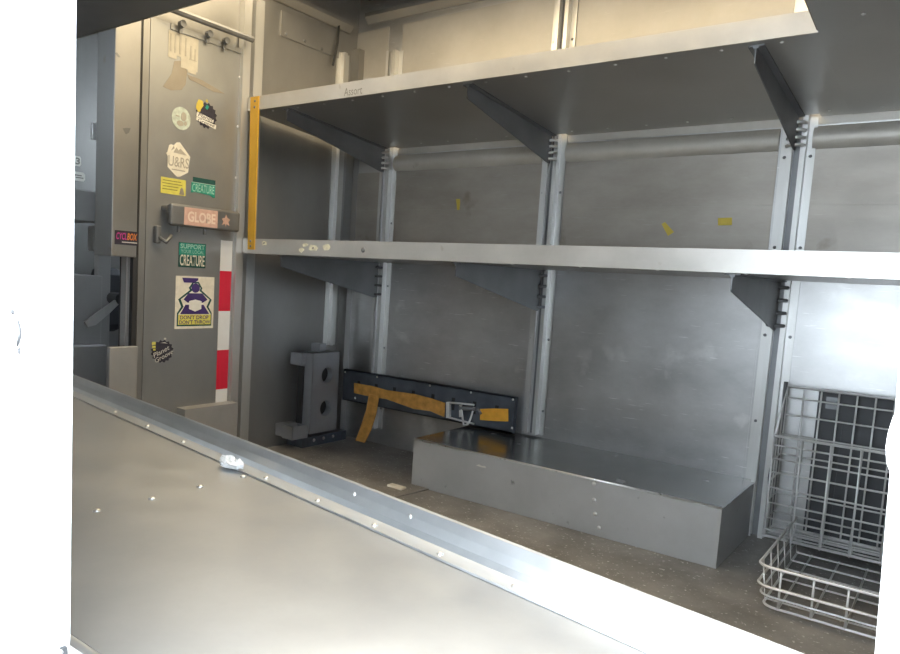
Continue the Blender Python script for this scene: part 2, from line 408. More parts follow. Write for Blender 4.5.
def rect(a, b_, c, d): return [(a, b_), (c, b_), (c, d), (a, d)]
def ell(cx, cy, rx, ry, n=20): return [(cx + rx * math.cos(2 * math.pi * k / n), cy + ry * math.sin(2 * math.pi * k / n)) for k in range(n)]
def ink(t, fr, w, h, s, u0, v0, u1, v1, mat, lvl=1, **k):
    O, U, V, N_ = fr; u0, u1, v0, v1 = u0 * w, u1 * w, v0 * h, v1 * h
    o = text_bm(s, u0, u1, v0, v1, fr, .0007 * lvl + .0004, **k).build('lettering', mat, t); return o
def gear(cx, cy, rx, ry, n=16, k=.86):
    return [(cx + rx * (1 if i % 2 else k) * math.cos(2 * math.pi * i / (2 * n)), cy + ry * (1 if i % 2 else k) * math.sin(2 * math.pi * i / (2 * n))) for i in range(2 * n)]

# faded label with bars
t, fr, w, h = sticker('faded_sticker', 'faded white sticker of vertical bars at the top of the bulkhead door', 'sticker', XD, 168, 34, 198, 71)
layer(t, fr, w, h, [rect(0, .36, 1, .98), rect(.0, .26, .28, .36), rect(.42, .08, 1, .36), rect(.66, 0, .95, .08)], 'backing', M_fade)
layer(t, fr, w, h, [rect(.05, .42, .10, .9), rect(.2, .42, .25, .92), rect(.36, .42, .42, .95), rect(.55, .42, .6, .92), rect(.72, .4, .78, .75), rect(.88, .38, .92, .7), rect(.7, .36, .95, .39)], 'printed_bars', M_fadeg, 1)
# glue stain
t, fr, w, h = sticker('glue_stain', 'brown patch of old sticker glue under the faded white sticker', 'stain', XD - .0006, 163, 64, 226, 97)
layer(t, fr, w, h, [[(.28, .98), (.36, .7), (.34, .3), (.28, .1), (.12, 0), (.0, .05), (.12, .5), (.16, .9)], [(.36, .62), (.6, .58), (.86, .44), (.98, .36), (.8, .32), (.55, .44), (.4, .48)]], 'glue_film', M_stain)
# round sticker
t, fr, w, h = sticker('round_sticker', 'round pale teal sticker left of the black badge on the door', 'sticker', XD, 171.5, 107, 190.5, 130)
layer(t, fr, w, h, [ell(.5, .5, .5, .5, 28)], 'backing', M_round)
layer(t, fr, w, h, [ell(.62, .6, .14, .2), ell(.45, .28, .18, .12), rect(.2, .55, .4, .6), ell(.72, .32, .08, .1)], 'printed_marks', M_fadeg, 1)
# black badge, upper
def badge(label, px0, py0, px1, py1, rot, top):
    t, fr, w, h = sticker('black_badge', label, 'sticker', XD, px0, py0, px1, py1)
    layer(t, fr, w, h, [gear(.5, .45, .5, .45)], 'backing', M_black)
    if top:
        layer(t, fr, w, h, [[(.0, .62), (.03, .78), (.12, .92), (.3, .9), (.34, .75), (.22, .6), (.2, .52), (.1, .5)], [(.42, .92), (.5, 1.0), (.56, .88)]], 'yellow_figure', M_tapey, 1)
        layer(t, fr, w, h, [[(.42, .7), (.5, .82), (.6, .76), (.52, .64)]], 'green_spot', M_teal, 1)
        layer(t, fr, w, h, [[(.02, .34), (.06, .5), (.84, .36), (.82, .26)], [(.02, .22), (.04, .33), (.96, .2), (.94, .06)]], 'white_band', M_paper, 1)
        ink(t, fr, w, h, 'Planet', .1, .32, .8, .44, M_black, 2, rot=-.12, shear=.2)
        ink(t, fr, w, h, 'Groove', .1, .14, .88, .26, M_black, 2, rot=-.1, shear=.2)
    else:
        layer(t, fr, w, h, [rect(.04, .72, .2, .82), rect(.06, .6, .2, .68), rect(.1, .5, .2, .57)], 'yellow_figure', M_lemon, 1)
        layer(t, fr, w, h, [[(.42, .78), (.6, .8), (.72, .74), (.58, .76)], ell(.6, .93, .05, .04)], 'white_arc', M_paper, 1)
        ink(t, fr, w, h, 'Planet', .08, .36, .82, .54, M_paper, 1, rot=.42, shear=.2)
        ink(t, fr, w, h, 'Groove', .16, .18, .98, .36, M_paper, 1, rot=.42, shear=.2)
badge('black round badge with a yellow figure and white band, upper right on the door', 195.5, 99, 217, 129, -.1, True)
badge('black gear-edged badge with slanted white lettering, low on the door', 150.5, 337, 173.5, 363, .45, False)
# house shaped badge
t, fr, w, h = sticker('crest_sticker', 'cream hexagonal crest sticker with a mountain, above the yellow sticker', 'sticker', XD, 165.5, 142, 190, 177)
layer(t, fr, w, h, [[(.0, .62), (.06, .66), (.12, .86), (.2, .9), (.3, .88), (.42, .98), (.55, 1), (.9, .72), (1, .64), (.96, .5), (.93, .18), (.6, .02), (.5, 0), (.4, .04), (.08, .24), (.08, .55)]], 'backing', M_cream)
layer(t, fr, w, h, [[(.3, .68), (.42, .84), (.5, .76), (.58, .82), (.85, .66)], [(.2, .72), (.3, .86), (.34, .8)]], 'mountain_print', M_fadeg, 1)
ink(t, fr, w, h, 'U&RS', .1, .28, .95, .58, M_fadeg, 1, bold=.01)
layer(t, fr, w, h, [rect(.25, .18, .8, .21)], 'rule_line', M_fadeg, 1)
# yellow sticker
t, fr, w, h = sticker('yellow_sticker', 'small yellow sticker of fine print with a brown figure on the door', 'sticker', XD, 160.5, 178.5, 185.5, 194.5)
layer(t, fr, w, h, [rect(0, 0, 1, 1)], 'backing', M_lemon)
layer(t, fr, w, h, [rect(.08, .8, .8, .85), rect(.06, .62, .85, .67), rect(.08, .44, .7, .49), rect(.06, .26, .66, .31)], 'print_lines', M_olive, 1)
layer(t, fr, w, h, [[(.74, .05), (.78, .4), (.84, .52), (.9, .4), (.95, .05)]], 'brown_figure', M_stain, 1)
# creature sticker right of it
t, fr, w, h = sticker('teal_sticker', 'dark teal lettered sticker beside the yellow sticker on the door', 'sticker', XD, 190.5, 178.5, 215, 196.5)
layer(t, fr, w, h, [rect(.08, .74, 1, 1)], 'top_band', M_tealk)
layer(t, fr, w, h, [[(.02, .12), (.2, .18), (.8, .12), (.92, 0), (1, .02), (1, .72), (.02, .72)]], 'backing', M_teal)
layer(t, fr, w, h, [rect(.02, .69, 1, .72)], 'mint_line', M_mint, 1)
ink(t, fr, w, h, 'CREATURE', .06, .2, .96, .64, M_mint, 1, bold=.0)
# globe sticker on the bar
t, fr, w, h = sticker('lettered_sticker', 'faded pink rectangular sticker with pale capitals on the pull bar', 'sticker', Xh, 184, 209, 217.5, 226.5)
layer(t, fr, w, h, [rect(0, 0, 1, 1)], 'backing', M_pink)
ink(t, fr, w, h, 'GLOBE', .1, .2, .93, .8, M_pinkl, 1, bold=.03)
t, fr, w, h = sticker('emblem_sticker', 'small red emblem sticker at the right end of the pull bar', 'sticker', Xh, 221, 214.5, 230.5, 227)
layer(t, fr, w, h, [[(.5, 1), (.62, .75), (.95, .62), (.75, .42), (.9, .1), (.55, .25), (.5, 0), (.4, .25), (.08, .12), (.25, .42), (.05, .62), (.38, .72)]], 'emblem', M_pink)
# support sticker
t, fr, w, h = sticker('green_sticker', 'green and black lettered sticker just below the pull bar', 'sticker', XD, 177.5, 243, 205.5, 268)
layer(t, fr, w, h, [rect(.03, .02, 1, 1)], 'backing', M_tealk)
layer(t, fr, w, h, [rect(.04, .5, .98, .98)], 'green_field', M_teal, 1)
ink(t, fr, w, h, 'SUPPORT', .08, .76, .95, .95, M_mint, 2, bold=.02)
ink(t, fr, w, h, 'YOUR LOCAL', .1, .58, .93, .72, M_mint, 2)
ink(t, fr, w, h, 'CREATURE', .07, .08, .95, .52, M_cream, 3, bold=.01)
# don't drop sticker
t, fr, w, h = sticker('warning_sticker', 'white and purple DON\'T DROP DON\'T THROW sticker on the door', 'sticker', XD, 175, 276.5, 213.5, 328.5)
layer(t, fr, w, h, [rect(0, 0, 1, 1)], 'backing', M_cream)
layer(t, fr, w, h, [[(.43, .9), (.58, .9), (.68, .78), (.66, .74), (.94, .56), (.86, .42), (.95, .3), (.95, .05), (.05, .05), (.05, .3), (.15, .42), (.07, .56), (.36, .74), (.33, .78)]], 'dark_outline', M_tealk, 1)
layer(t, fr, w, h, [[(.45, .87), (.56, .87), (.63, .78), (.6, .73), (.88, .56), (.8, .42), (.92, .28), (.92, .08), (.08, .08), (.08, .28), (.21, .42), (.13, .56), (.42, .73), (.38, .78)]], 'outline_gap', M_cream, 2)
layer(t, fr, w, h, [[(.2, .56), (.32, .68), (.68, .68), (.82, .56), (.7, .5), (.3, .5)], ell(.5, .78, .11, .09), [(.12, .28), (.25, .46), (.72, .46), (.88, .28)], [(.15, .97), (.2, .88), (.46, .88), (.56, .93), (.56, .97)]], 'purple_figure', M_purple, 3)
layer(t, fr, w, h, [[(.5, .56), (.66, .53), (.66, .38), (.5, .33), (.34, .38), (.34, .53)]], 'white_parcel', M_paper, 4)
layer(t, fr, w, h, [rect(.08, .08, .92, .27)], 'yellow_panel', M_lemon, 3)
ink(t, fr, w, h, "DON'T DROP", .12, .18, .86, .255, M_purple, 4, bold=.015)
ink(t, fr, w, h, "DON'T THROW", .1, .09, .91, .165, M_purple, 4, bold=.015)
# reflective tape
zs = [oX(224, 240.5, XD).z, oX(224, 271, XD).z, oX(223, 311, XD).z, oX(222, 350, XD).z, oX(221, 389, XD).z, oX(220, 406.5, XD).z]
ty0, ty1 = oX(217.8, 330, XD).y, oX(229.2, 330, XD).y
t = thing('reflective_tape', 'red and white striped reflective tape down the right side of the door', 'tape', (XD, (ty0 + ty1) / 2, zs[-1]))
for k in range(5):
    o = box('white_band' if k % 2 == 0 else 'red_band', M_wref if k % 2 == 0 else M_red, (XD + .0003, XD + .0012, ty0, ty1, zs[k + 1], zs[k]), t)

# ------------------------------------------------------------------ far wall uprights
def upright(label, xc, z0, z1, hooks):
    t = thing('wall_upright', label, 'upright', (xc, YF - .004, z0), 'slotted uprights on the far wall')
    y = YF - .0035
    ch = MB()
    ch.box(xc - .046, xc + .046, y - .003, y, z0, z1)
    ch.box(xc - .024, xc - .019, y - .03, y - .003, z0, z1)
    ch.box(xc + .019, xc + .024, y - .03, y - .003, z0, z1)
    ch.box(xc - .019, xc - .010, y - .03, y - .026, z0, z1)
    ch.box(xc + .010, xc + .019, y - .03, y - .026, z0, z1)
    ch.build('channel', M_post, t)
    box('groove_shade', M_brk, (xc - .010, xc + .010, y - .006, y - .0032, z0 + .001, z1 - .001), t)  # dark strip painting the shade inside the channel groove
    z = z0 + .09
    while z < z1:
        for s in (-1, 1):
            rivet(t, (xc + s * .035, y - .003, z), (0, -1, 0), .005, .003, 'screw', M_brk)
        z += .27
    return t
upright('slotted aluminium upright on the far wall nearest the bulkhead', -2.02, .07, 1.69, 1)
upright('slotted aluminium upright rising from the metal box at the middle of the far wall', -1.243, .183, 1.78, 1)
upright('slotted aluminium upright just left of the wire basket', -.447, .0, 1.78, 1)

# ------------------------------------------------------------------ far shelves
def bracket(parent, x, yf, zf, zb, hf, hb):
    """triangular folded gusset from the upright to the shelf front"""
    yb = YF - .037
    m = MB()
    m.prism([(x - .0015, yf, zf), (x - .0015, yb, zb), (x - .0015, yb, zb - hb), (x - .0015, yb - .02, zb - hb), (x - .0015, yf, zf - hf)], (.003, 0, 0))
    m.hexa([(x - .018, yf, zf - .003), (x + .018, yf, zf - .003), (x + .018, yb, zb - .003), (x - .018, yb, zb - .003),
            (x - .018, yf, zf), (x + .018, yf, zf), (x + .018, yb, zb), (x - .018, yb, zb)])
    m.box(x - .006, x + .006, yf - .0015, yf, zf - .008, zf)
    b = m.build('bracket', M_brk, parent)
    for k in range(4):
        z = zb - .02 - k * (hb - .035) / 3
        m = MB(); m.tube([(x - .0225, yb + .002, z), (x - .012, yb - .016, z), (x + .012, yb - .016, z), (x + .0225, yb + .002, z)], .0055)
        m.build('hook', M_post if zf > 1 else M_brk, b, smooth=True)
    return b

def far_shelf(label, x0, x1, yf, zf, zt, zb, ub, mitre):
    t = thing('wall_shelf', label, 'shelf', ((x0 + x1) / 2, 2.2, zf), 'long shelves on the far wall')
    yb = YF - .037
    m = MB(); m.hexa([(x0, yf + .004, zf), (x1, yf + .004, zf), (x1, yb, zb), (x0, yb, zb), (x0, yf + .004, zf + .004), (x1, yf + .004, zf + .004), (x1, yb, zb + .004), (x0, yb, zb + .004)])
    for a, c in ((x0, -2.072), (-1.965, -1.295), (-1.19, -.50), (-.395, x1)):
        if c > a: m.box(a, c, yb, YF - .005, zb, zb + .004)
    m.build('deck', M_under, t)
    m = MB(); m.hexa([(x0, yf - .002, zf - .001), (x1, yf - .002, zf - .001), (x1, yf + .003, zf - .001), (x0, yf + .003, zf - .001),
                      (x0, yf - .002, zt), (x1 - mitre, yf - .002, zt), (x1 - mitre, yf + .003, zt), (x0, yf + .003, zt)])
    m.box(x0, x1 - mitre, yf + .003, yf + .014, zt - .003, zt)
    m.build('front_lip', M_shelf, t)
    for bx in (-2.02, -1.243, -.450): bracket(t, bx, yf + .025, zf - .002, zb - .002, .042, ub)
    return t, zf, zb
YS = 1.865
us, zf, zb = far_shelf('upper aluminium shelf on the far wall with a tall front lip', XB + .032, -.318, YS, 1.331, 1.380, 1.285, .10, .024)
for k in range(14):
    x = -2.1 + k * .131
    rivet(us, (x, YS + .03, zf - .002), (0, 0, -1), .005, .003)
    rivet(us, (x + .03, YF - .065, zb + .002), (0, 0, -1), .005, .003)
ls, zf2, zb2 = far_shelf('lower aluminium shelf spanning the far wall with a scuffed front lip', XB + .032, XR - .02, YS, .800, .8545, .800, .15, 0)
for k in range(9):
    rivet(ls, (-1.05 + k * .21, YS + .03, .7995), (0, 0, -1), .005, .003)
rivet(ls, oY(363, 250, YS - .003), (0, -1, 0), .009, .003, 'bolt', M_brk)
for k, (px, py, sc) in enumerate(((264, 243, 1.1), (305, 245, 1), (313, 248, 1.5), (327, 247, 1.3), (301, 250, 1))):
    c = oY(px, py, YS - .0025); n = 9
    m = MB(); m.prism([(c.x + sc * .018 * (.6 + .5 * random.random()) * math.cos(6.283 * i / n), c.y, c.z + sc * .010 * (.5 + .6 * random.random()) * math.sin(6.283 * i / n)) for i in range(n)], (0, .0006, 0))
    m.build('paint_scuff', M_scuff, ls)
    if k in (0, 2): MB().prism([(c.x - .006, c.y - .0004, c.z - .003), (c.x + .005, c.y - .0004, c.z - .001), (c.x + .001, c.y - .0004, c.z + .004)], (0, .0005, 0)).build('scuff_core', M_brk, ls)
# scribbled word on the upper lip
o = text_bm('Assort', oY(344, 92, YS - .003).x, oY(362, 92, YS - .003).x, oY(345, 96, YS - .003).z, oY(345, 88, YS - .003).z, (Vector((0, YS - .0023, 0)), Vector((1, 0, 0)), Vector((0, 0, 1)), Vector((0, -1, 0))), .0002)
o.build('ink_scribble', M_mark, us)
# deeper continuation of the upper shelf towards the rear
t = thing('deep_shelf', 'deeper grey shelf section continuing right of the upper shelf', 'shelf', (.4, 2.1, 1.3))
x0 = -.3195; y0 = 1.50; z0_ = 1.330 + (1.331 - 1.285) / .6 * .365
m = MB(); m.hexa([(x0, y0, z0_), (XR - .02, y0, z0_), (XR - .02, YF - .037, 1.284), (x0, YF - .037, 1.284), (x0, y0, z0_ + .004), (XR - .02, y0, z0_ + .004), (XR - .02, YF - .037, 1.289), (x0, YF - .037, 1.289)])
m.box(-.318, XR - .02, YF - .037, YF - .005, 1.284, 1.288)
m.build('deck', M_under, t)
m = MB(); m.hexa([(x0 - .003, y0, z0_), (x0, y0, z0_), (x0, YS - .006, 1.333), (x0 - .003, YS - .006, 1.333), (x0 - .003, y0, z0_ + .02), (x0, y0, z0_ + .02), (x0, YS - .006, 1.343), (x0 - .003, YS - .006, 1.343)])
m.build('side_flange', M_stain, t)
for p in ((830, 15), (857, 115), (890, 112)):
    pass
for k in range(4): rivet(t, (-.24 + k * .2, YF - .065, 1.287), (0, 0, -1), .005, .003)
rivet(t, (-.23, 1.80, 1.3345), (0, 0, -1), .005, .003)

# yellow strap joining the two shelves
t = thing('yellow_strap', 'yellow metal strap joining the left ends of the two far shelves', 'strap', (XB + .05, YS, .8))
xa, xb = oY(250.5, 97, YS - .006).x, oY(258.3, 97, YS - .006).x
xc_, xd = oY(247.5, 249, YS - .006).x, oY(253.8, 249, YS - .006).x
zt_, zb_ = oY(255, 96.5, YS - .006).z, oY(251, 249.5, YS - .006).z
m = MB(); m.hexa([(xc_, YS - .006, zb_), (xd, YS - .006, zb_), (xd, YS - .003, zb_), (xc_, YS - .003, zb_), (xa, YS - .006, zt_), (xb, YS - .006, zt_), (xb, YS - .003, zt_), (xa, YS - .003, zt_)])
m.hexa([(xd, YS - .006, zb_), (xd + .002, YS - .006, zb_), (xd + .002, YS + .0, zb_), (xd, YS + .0, zb_), (xb, YS - .006, zt_), (xb + .002, YS - .006, zt_), (xb + .002, YS, zt_), (xb, YS, zt_)])
m.build('flat_bar', M_yel, t)
for px, py in ((255, 101), (254.5, 107), (250.5, 241), (250.5, 246)):
    rivet(t, oY(px, py, YS - .006), (0, -1, 0), .005, .003, 'screw', M_brk)

# small yellow tape scraps on the far wall
for pts, lab in ((((456, 199), (460, 199), (460, 203), (459.5, 210), (457, 210), (456.5, 204)), 'small yellow tape scrap on the far wall, left of the middle upright'),
                 (((661.5, 224), (665, 222), (674, 232), (668, 236)), 'slanted yellow tape scrap on the far wall above the lower shelf'),
                 (((718, 218), (732, 217.5), (732, 225), (718, 225.5)), 'small rectangular yellow tape scrap on the far wall near the right upright')):
    o = MB().prism([oY(x, y, YF - .0052) for x, y in pts], (0, .0004, 0)).build('tape_scrap', M_tapey); tag(o, lab, 'tape')

# ------------------------------------------------------------------ metal box over the wheel
bx0, bx1, by0, by1, bh = -1.502, -.462, 2.088, YF - .004, .172
t = thing('wheel_box', 'long low grey metal wheel box against the far wall', 'wheel box', ((bx0 + bx1) / 2, 2.3, 0))
m = MB(); m.box(bx0, bx1, by0, by0 + .003, .001, bh - .004); m.box(bx0, bx0 + .003, by0 + .003, by1, .001, bh - .003); m.box(bx1 - .003, bx1, by0 + .003, by1, .001, bh - .003)
m.build('side_panels', M_box, t)
MB().box(bx0 - .001, bx1 + .001, by0 + .002, by1, bh - .003, bh).build('top_panel', M_boxtop, t)
MB().tube([(bx0, by0 + .0015, bh - .002), (bx1, by0 + .0015, bh - .002)], .0035).build('fold_highlight', M_rivet, t, smooth=True)  # front fold in brighter metal, its edge highlight put into the colour
for px, py in ((594, 484), (594, 500), (595, 514), (599, 528)): rivet(t, oY(px, py, by0), (0, -1, 0), .007, .004)
q = oY(481, 466, by0 - .0006)
MB().prism([q + Vector((a, 0, c)) for a, c in ((-.02, -.002), (-.008, .004), (.0, .001), (.016, .003), (.02, -.003), (.002, -.004))], (0, .0005, 0)).build('paint_scuff', M_paper, t)

# ------------------------------------------------------------------ lashing rail and ratchet strap
rx0, rx1 = -2.165, -1.298
t = thing('lashing_rail', 'dark blue slotted lashing rail low on the far wall', 'lashing rail', ((rx0 + rx1) / 2, 2.48, .175))
m = MB(); m.box(rx0, rx1, YF - .062, YF - .058, .178, .318); m.box(rx0, rx1, YF - .062, YF - .04, .312, .318); m.box(rx0, rx1, YF - .062, YF - .04, .178, .184)
m.box(rx0, rx0 + .02, YF - .058, YF - .04, .184, .312); m.box(rx1 - .02, rx1, YF - .058, YF - .04, .184, .312)
m.build('rail_plate', M_rail, t)
for px, py in ((377, 377), (430, 384), (471, 391), (513, 398), (355, 398), (512, 428), (345, 372)):
    p = oY(px, py, YF - .0625); rivet(t, (p.x, YF - .062, min(max(p.z, .186), .308)), (0, -1, 0), .005, .003)
for k in range(8):
    box('slot', M_dark, (-2.08 + k * .1, -2.065 + k * .1, YF - .0632, YF - .0622, .225, .275), t)
# strap as a wavy band
YW = YF - .075
st = thing('ratchet_strap', 'worn orange ratchet strap hanging along the lashing rail', 'strap', (-1.85, YW, .0))
def band(name, top, bot, mat, parent, ys, th=.003):
    m = MB(); n = len(top); A = []
    for i in range(n):
        y = ys[i]; a, b_ = oY(*top[i], y), oY(*bot[i], y)
        A.append([m.bm.verts.new(q) for q in (a, b_, b_ + Vector((0, th, 0)), a + Vector((0, th, 0)))])
    for p, q in zip(A, A[1:]):
        for k in range(4): m.bm.faces.new((p[k], p[(k + 1) % 4], q[(k + 1) % 4], q[k]))
    m.bm.faces.new(A[0]); m.bm.faces.new(A[-1][::-1]); return m.build(name, mat, parent, smooth=False)
band('webbing', [(354, 383), (372, 386), (386, 390), (400, 392), (414, 394), (430, 398), (445, 403)], [(354, 393), (372, 397), (386, 399), (400, 404), (414, 409), (430, 411), (444, 417)], M_strap, st, [YW, YW - .008, YW - .012, YW - .006, YW - .012, YW - .01, YW])
band('loose_tail', [(369, 394), (366, 410), (360, 428), (355.5, 440.5)], [(379, 396), (376, 414), (371, 430), (364.5, 443)], M_strap, st, [YW - .014, YW - .02, YW - .03, YW - .045])
band('webbing_end', [(480, 409), (494, 408.5), (508, 409)], [(480, 420), (494, 421), (508, 421.5)], M_strapb, st, [YW, YW - .004, YW])
# ratchet buckle
def P(x, y, d=0): return oY(x, y, YW - .006 - d)
bk = MB()
for a, c in (((447, 402), (447, 418)),):
    bk.prism([P(446, 402), P(449.5, 402), P(449.5, 418), P(446, 418)], (0, .012, 0))
bk.tube([P(449, 402.5), P(461, 403.5), P(474, 405)], .004); bk.tube([P(449, 417.5), P(462, 421), P(474, 424)], .004)
bk.prism([P(459, 405), P(461, 405), P(461, 417), P(459, 417)], (0, .01, 0))
b_ = bk.build('ratchet_frame', M_wire, st)
m = MB(); m.tube([P(461, 405, .01), P(463.5, 425, .02), P(468, 424, .02), P(470, 420, .01), P(474, 407, .01)], .004)
m.build('ratchet_handle', M_wire, b_, smooth=True)
m = MB(); m.tube([P(460, 408, .008), P(475, 409, .008)], .009, 10); m.build('ratchet_drum', M_brk, b_)
MB().tube([P(472, 410), P(478, 409), P(481, 414)], .005).build('hook', M_brk, st, smooth=True)

# ------------------------------------------------------------------ wall bracket box in the corner
t = thing('corner_bracket', 'grey steel bracket box with two round holes beside the lashing rail', 'bracket', (-2.17, 2.27, .0))
X0, X1, Y0, Y1 = XB + .045, -2.12, 2.19, 2.356
Z0, Z1 = .06, .405
def hole_plate():
    """front plate with two real round holes"""
    m = MB(); n = 24; zc = [oX(328, 375, X1).z, oX(326, 408, X1).z]; yc = oX(327, 380, X1).y; r = .034
    zm = (zc[0] + zc[1]) / 2
    for c, (za, zb__) in zip(zc, ((zm, Z1), (Z0, zm))):
        ring = []; outer = []
        for k in range(n):
            a = 2 * math.pi * k / n + math.pi / 4 * 0; dy, dz = math.cos(a), math.sin(a)
            ring.append((yc + r * dy, c + r * dz))
            s = min([((Y1 - yc) / dy if dy > 1e-6 else 9), ((Y0 - yc) / dy if dy < -1e-6 else 9), ((zb__ - c) / dz if dz > 1e-6 else 9), ((za - c) / dz if dz < -1e-6 else 9)])
            outer.append((yc + s * dy, c + s * dz))
        corners = [(Y1, zb__), (Y0, zb__), (Y0, za), (Y1, za)]
        vi = [m.bm.verts.new((X1, a, b)) for a, b in ring]; vb = [m.bm.verts.new((X1 - .03, a, b)) for a, b in ring]
        vo = [m.bm.verts.new((X1, a, b)) for a, b in outer]
        for k in range(n):
            k2 = (k + 1) % n; mid = 2 * math.pi * (k + .5) / n
            cs = [q for q in corners if abs(((math.atan2(q[1] - c, q[0] - yc) - 2 * math.pi * k / n) % (2 * math.pi))) < 2 * math.pi / n]
            fv = [vi[k], vo[k]] + ([m.bm.verts.new((X1, *cs[0]))] if cs else []) + [vo[k2], vi[k2]]
            m.bm.faces.new(fv); m.bm.faces.new((vi[k], vi[k2], vb[k2], vb[k]))
    return m
hole_plate().build('holed_plate', M_box2, t)
m = MB(); m.box(X0, X1, Y0, Y0 + .003, Z0, Z1); m.box(X0, X1, Y1 - .003, Y1, Z0, Z1); m.box(X0, X1, Y0, Y1, Z1 - .003, Z1); m.box(X0, X0 + .003, Y0, Y1, Z0, Z1)
m.build('housing', M_box2, t)
box('liner', M_dark, (X0 + .02, X1 - .035, Y0 + .006, Y1 - .006, Z0 + .005, Z1 - .005), t)
m = MB(); m.box(X0, X1 - .01, 2.10, Y0 - .001, .045, .05); m.box(X0, X1 - .01, 2.10, 2.103, .05, .10); m.box(X1 - .013, X1 - .01, 2.10, Y0 - .001, .05, .10); m.box(XB + .004, X0, 2.10, Y0, .05, .10)
m.build('foot_tray', M_box2, t)
box('top_tab', M_box2, (X0 - .03, X0 + .035, Y0 - .03, Y0 - .003, Z1 - .055, Z1 - .005), t)
box('slot_strip', M_dark, (X0, X0 + .03, Y0 - .012, Y0 - .004, .10, Z1 - .06), t)
box('upper_tab', M_box2, (X0, X0 + .05, Y0 + .06, Y0 + .10, Z1 + .001, Z1 + .035), t)
m = MB()
m.box(XB + .003, X1 - .02, Y0 - .02, Y1 + .09, 0, .04)
m.build('base_block', M_rail, t)
for y in (2.24, 2.30, 2.36): rivet(t, (X1 - .02, y, .025), (1, 0, 0), .008, .004, 'bolt')

# ------------------------------------------------------------------ near side folding shelf
ZS = .362
zl = .40
La, Lb = Vector((-2.15, 1.1225, zl)), Vector((.60, .6839, zl))   # top edge of the lip
ldir = (Lb - La).normalized(); ln = Vector((ldir.y, -ldir.x, 0))    # towards the near wall
if ln.y > 0: ln = -ln
t = thing('near_shelf', 'wide worn aluminium shelf in the foreground with a raised far lip', 'shelf', (-.7, .6, ZS))
m = MB(); y0 = .372
e0, e1 = La + ln * .03, Lb + ln * .03
m.prism([(La.x, y0, ZS), (Lb.x, y0, ZS), (e1.x, e1.y, ZS), (e0.x, e0.y, ZS)], (0, 0, -.004))
m.build('deck', M_deck, t)
prof = [(0, .0), (.0, .003), (.003, .004), (.006, .002), (.012, -.012), (.015, -.026), (.022, -.034), (.052, -.0345), (.053, -.037), (.02, -.0372), (.011, -.028), (.004, -.006)]
m = MB(); m.prism([La + ln * a + Vector((0, 0, z)) for a, z in prof], Lb - La)
lp = m.build('lip_angle', M_lip, t)
# rolled near edge with support tube along the side wall
m = MB(); m.tube([(-2.15, y0 - .004, ZS - .008), (Lb.x, y0 - .004, ZS - .008)], .0085, 12); m.build('rolled_edge', M_post, t, smooth=True)
m = MB(); m.box(-2.15, -.56, YN1 + .002, y0 - .015, ZS - .05, ZS - .044); m.box(-2.15, -.56, YN1 + .002, YN1 + .006, ZS - .12, ZS - .05)
m.box(-2.15, -.56, y0 - .02, y0 - .015, ZS - .05, ZS - .016)
m.build('wall_cleat', M_brk, t)
for px, py in ((115, 412), (148, 426), (185, 441.5), (271.5, 477), (324.5, 499), (381.5, 523.5), (447.5, 551.5), (524, 583)):
    p = oZ(px, py, ZS + .004); s = (p - La).dot(ldir); q = La + ldir * s + ln * .040
    rivet(t, (q.x, q.y, ZS + .0032), (0, 0, 1), .006, .004)
for px, py in ((97, 511), (152, 499), (200, 487), (243, 477)):
    p = oZ(px, py, ZS); rivet(t, (p.x, p.y, ZS), (0, 0, 1), .0065, .004)
for px, py in ((412, 513.5), (343, 494)):
    p = oZ(px, py, ZS + .03); s = (p - La).dot(ldir); q = La + ldir * s + ln * .012
    rivet(t, (q.x, q.y, zl - .012), tuple(ln), .004, .003)

# crumpled paper on the near shelf
c = oZ(233, 461, ZS + .01); s = (c - La).dot(ldir)
c = La + ldir * (s + .02) + ln * .058; c.z = ZS + .001
bm = MB(); bmesh.ops.create_icosphere(bm.bm, subdivisions=3, radius=1)
for v in bm.bm.verts:
    k = 1 + random.uniform(-.28, .22)
    v.co = c + Vector((v.co.x * .03 * k, v.co.y * .014 * k, (v.co.z + 1) * .010 * (1 + random.uniform(-.3, .3)) + .001))
o = bm.build('crumpled_paper', M_white); tag(o, 'crumpled white paper scrap lying against the lip of the near shelf', 'paper scrap')

# ------------------------------------------------------------------ overhead near shelf
t = thing('overhead_shelf', 'dark overhead shelf on the near side, seen from below at upper left', 'shelf', (-.8, .7, 1.35))
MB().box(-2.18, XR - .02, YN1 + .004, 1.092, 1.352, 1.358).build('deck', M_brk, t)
MB().box(-2.18, XR - .02, 1.0925, 1.096, 1.351, 1.40).build('front_lip', M_under, t)

# ------------------------------------------------------------------ wire basket and slotted panel behind it
WR = .0027
x0, x1 = -.395, .32
t = thing('slotted_panel', 'dark slate ribbed panel leaning on the far wall behind the wire basket', 'panel', (.0, YF - .02, 0))
px0_ = -.318
MB().box(px0_, .36, YF - .014, YF - .006, .004, .482).build('panel_sheet', M_slot, t)
for k in range(9):
    xx = px0_ + .055 + k * .072
    if xx < .34: box('rib', M_slot, (xx, xx + .014, YF - .019, YF - .0145, .01, .40), t)
p = oY(858, 393, YF - .02); box('clip', M_brk, (-.297, -.265, YF - .018, YF - .0145, .43, .465), t)

t = thing('wire_basket', 'tall wire basket standing on the floor below the right upright', 'basket', (-.03, 2.2, 0))
yB, yM, yT = 2.445, 2.325, 1.885
def W(name, pts, r=WR): return MB().tube(pts, r, 6).build(name, M_wire, t, smooth=True)
zB, zM = .486, .352
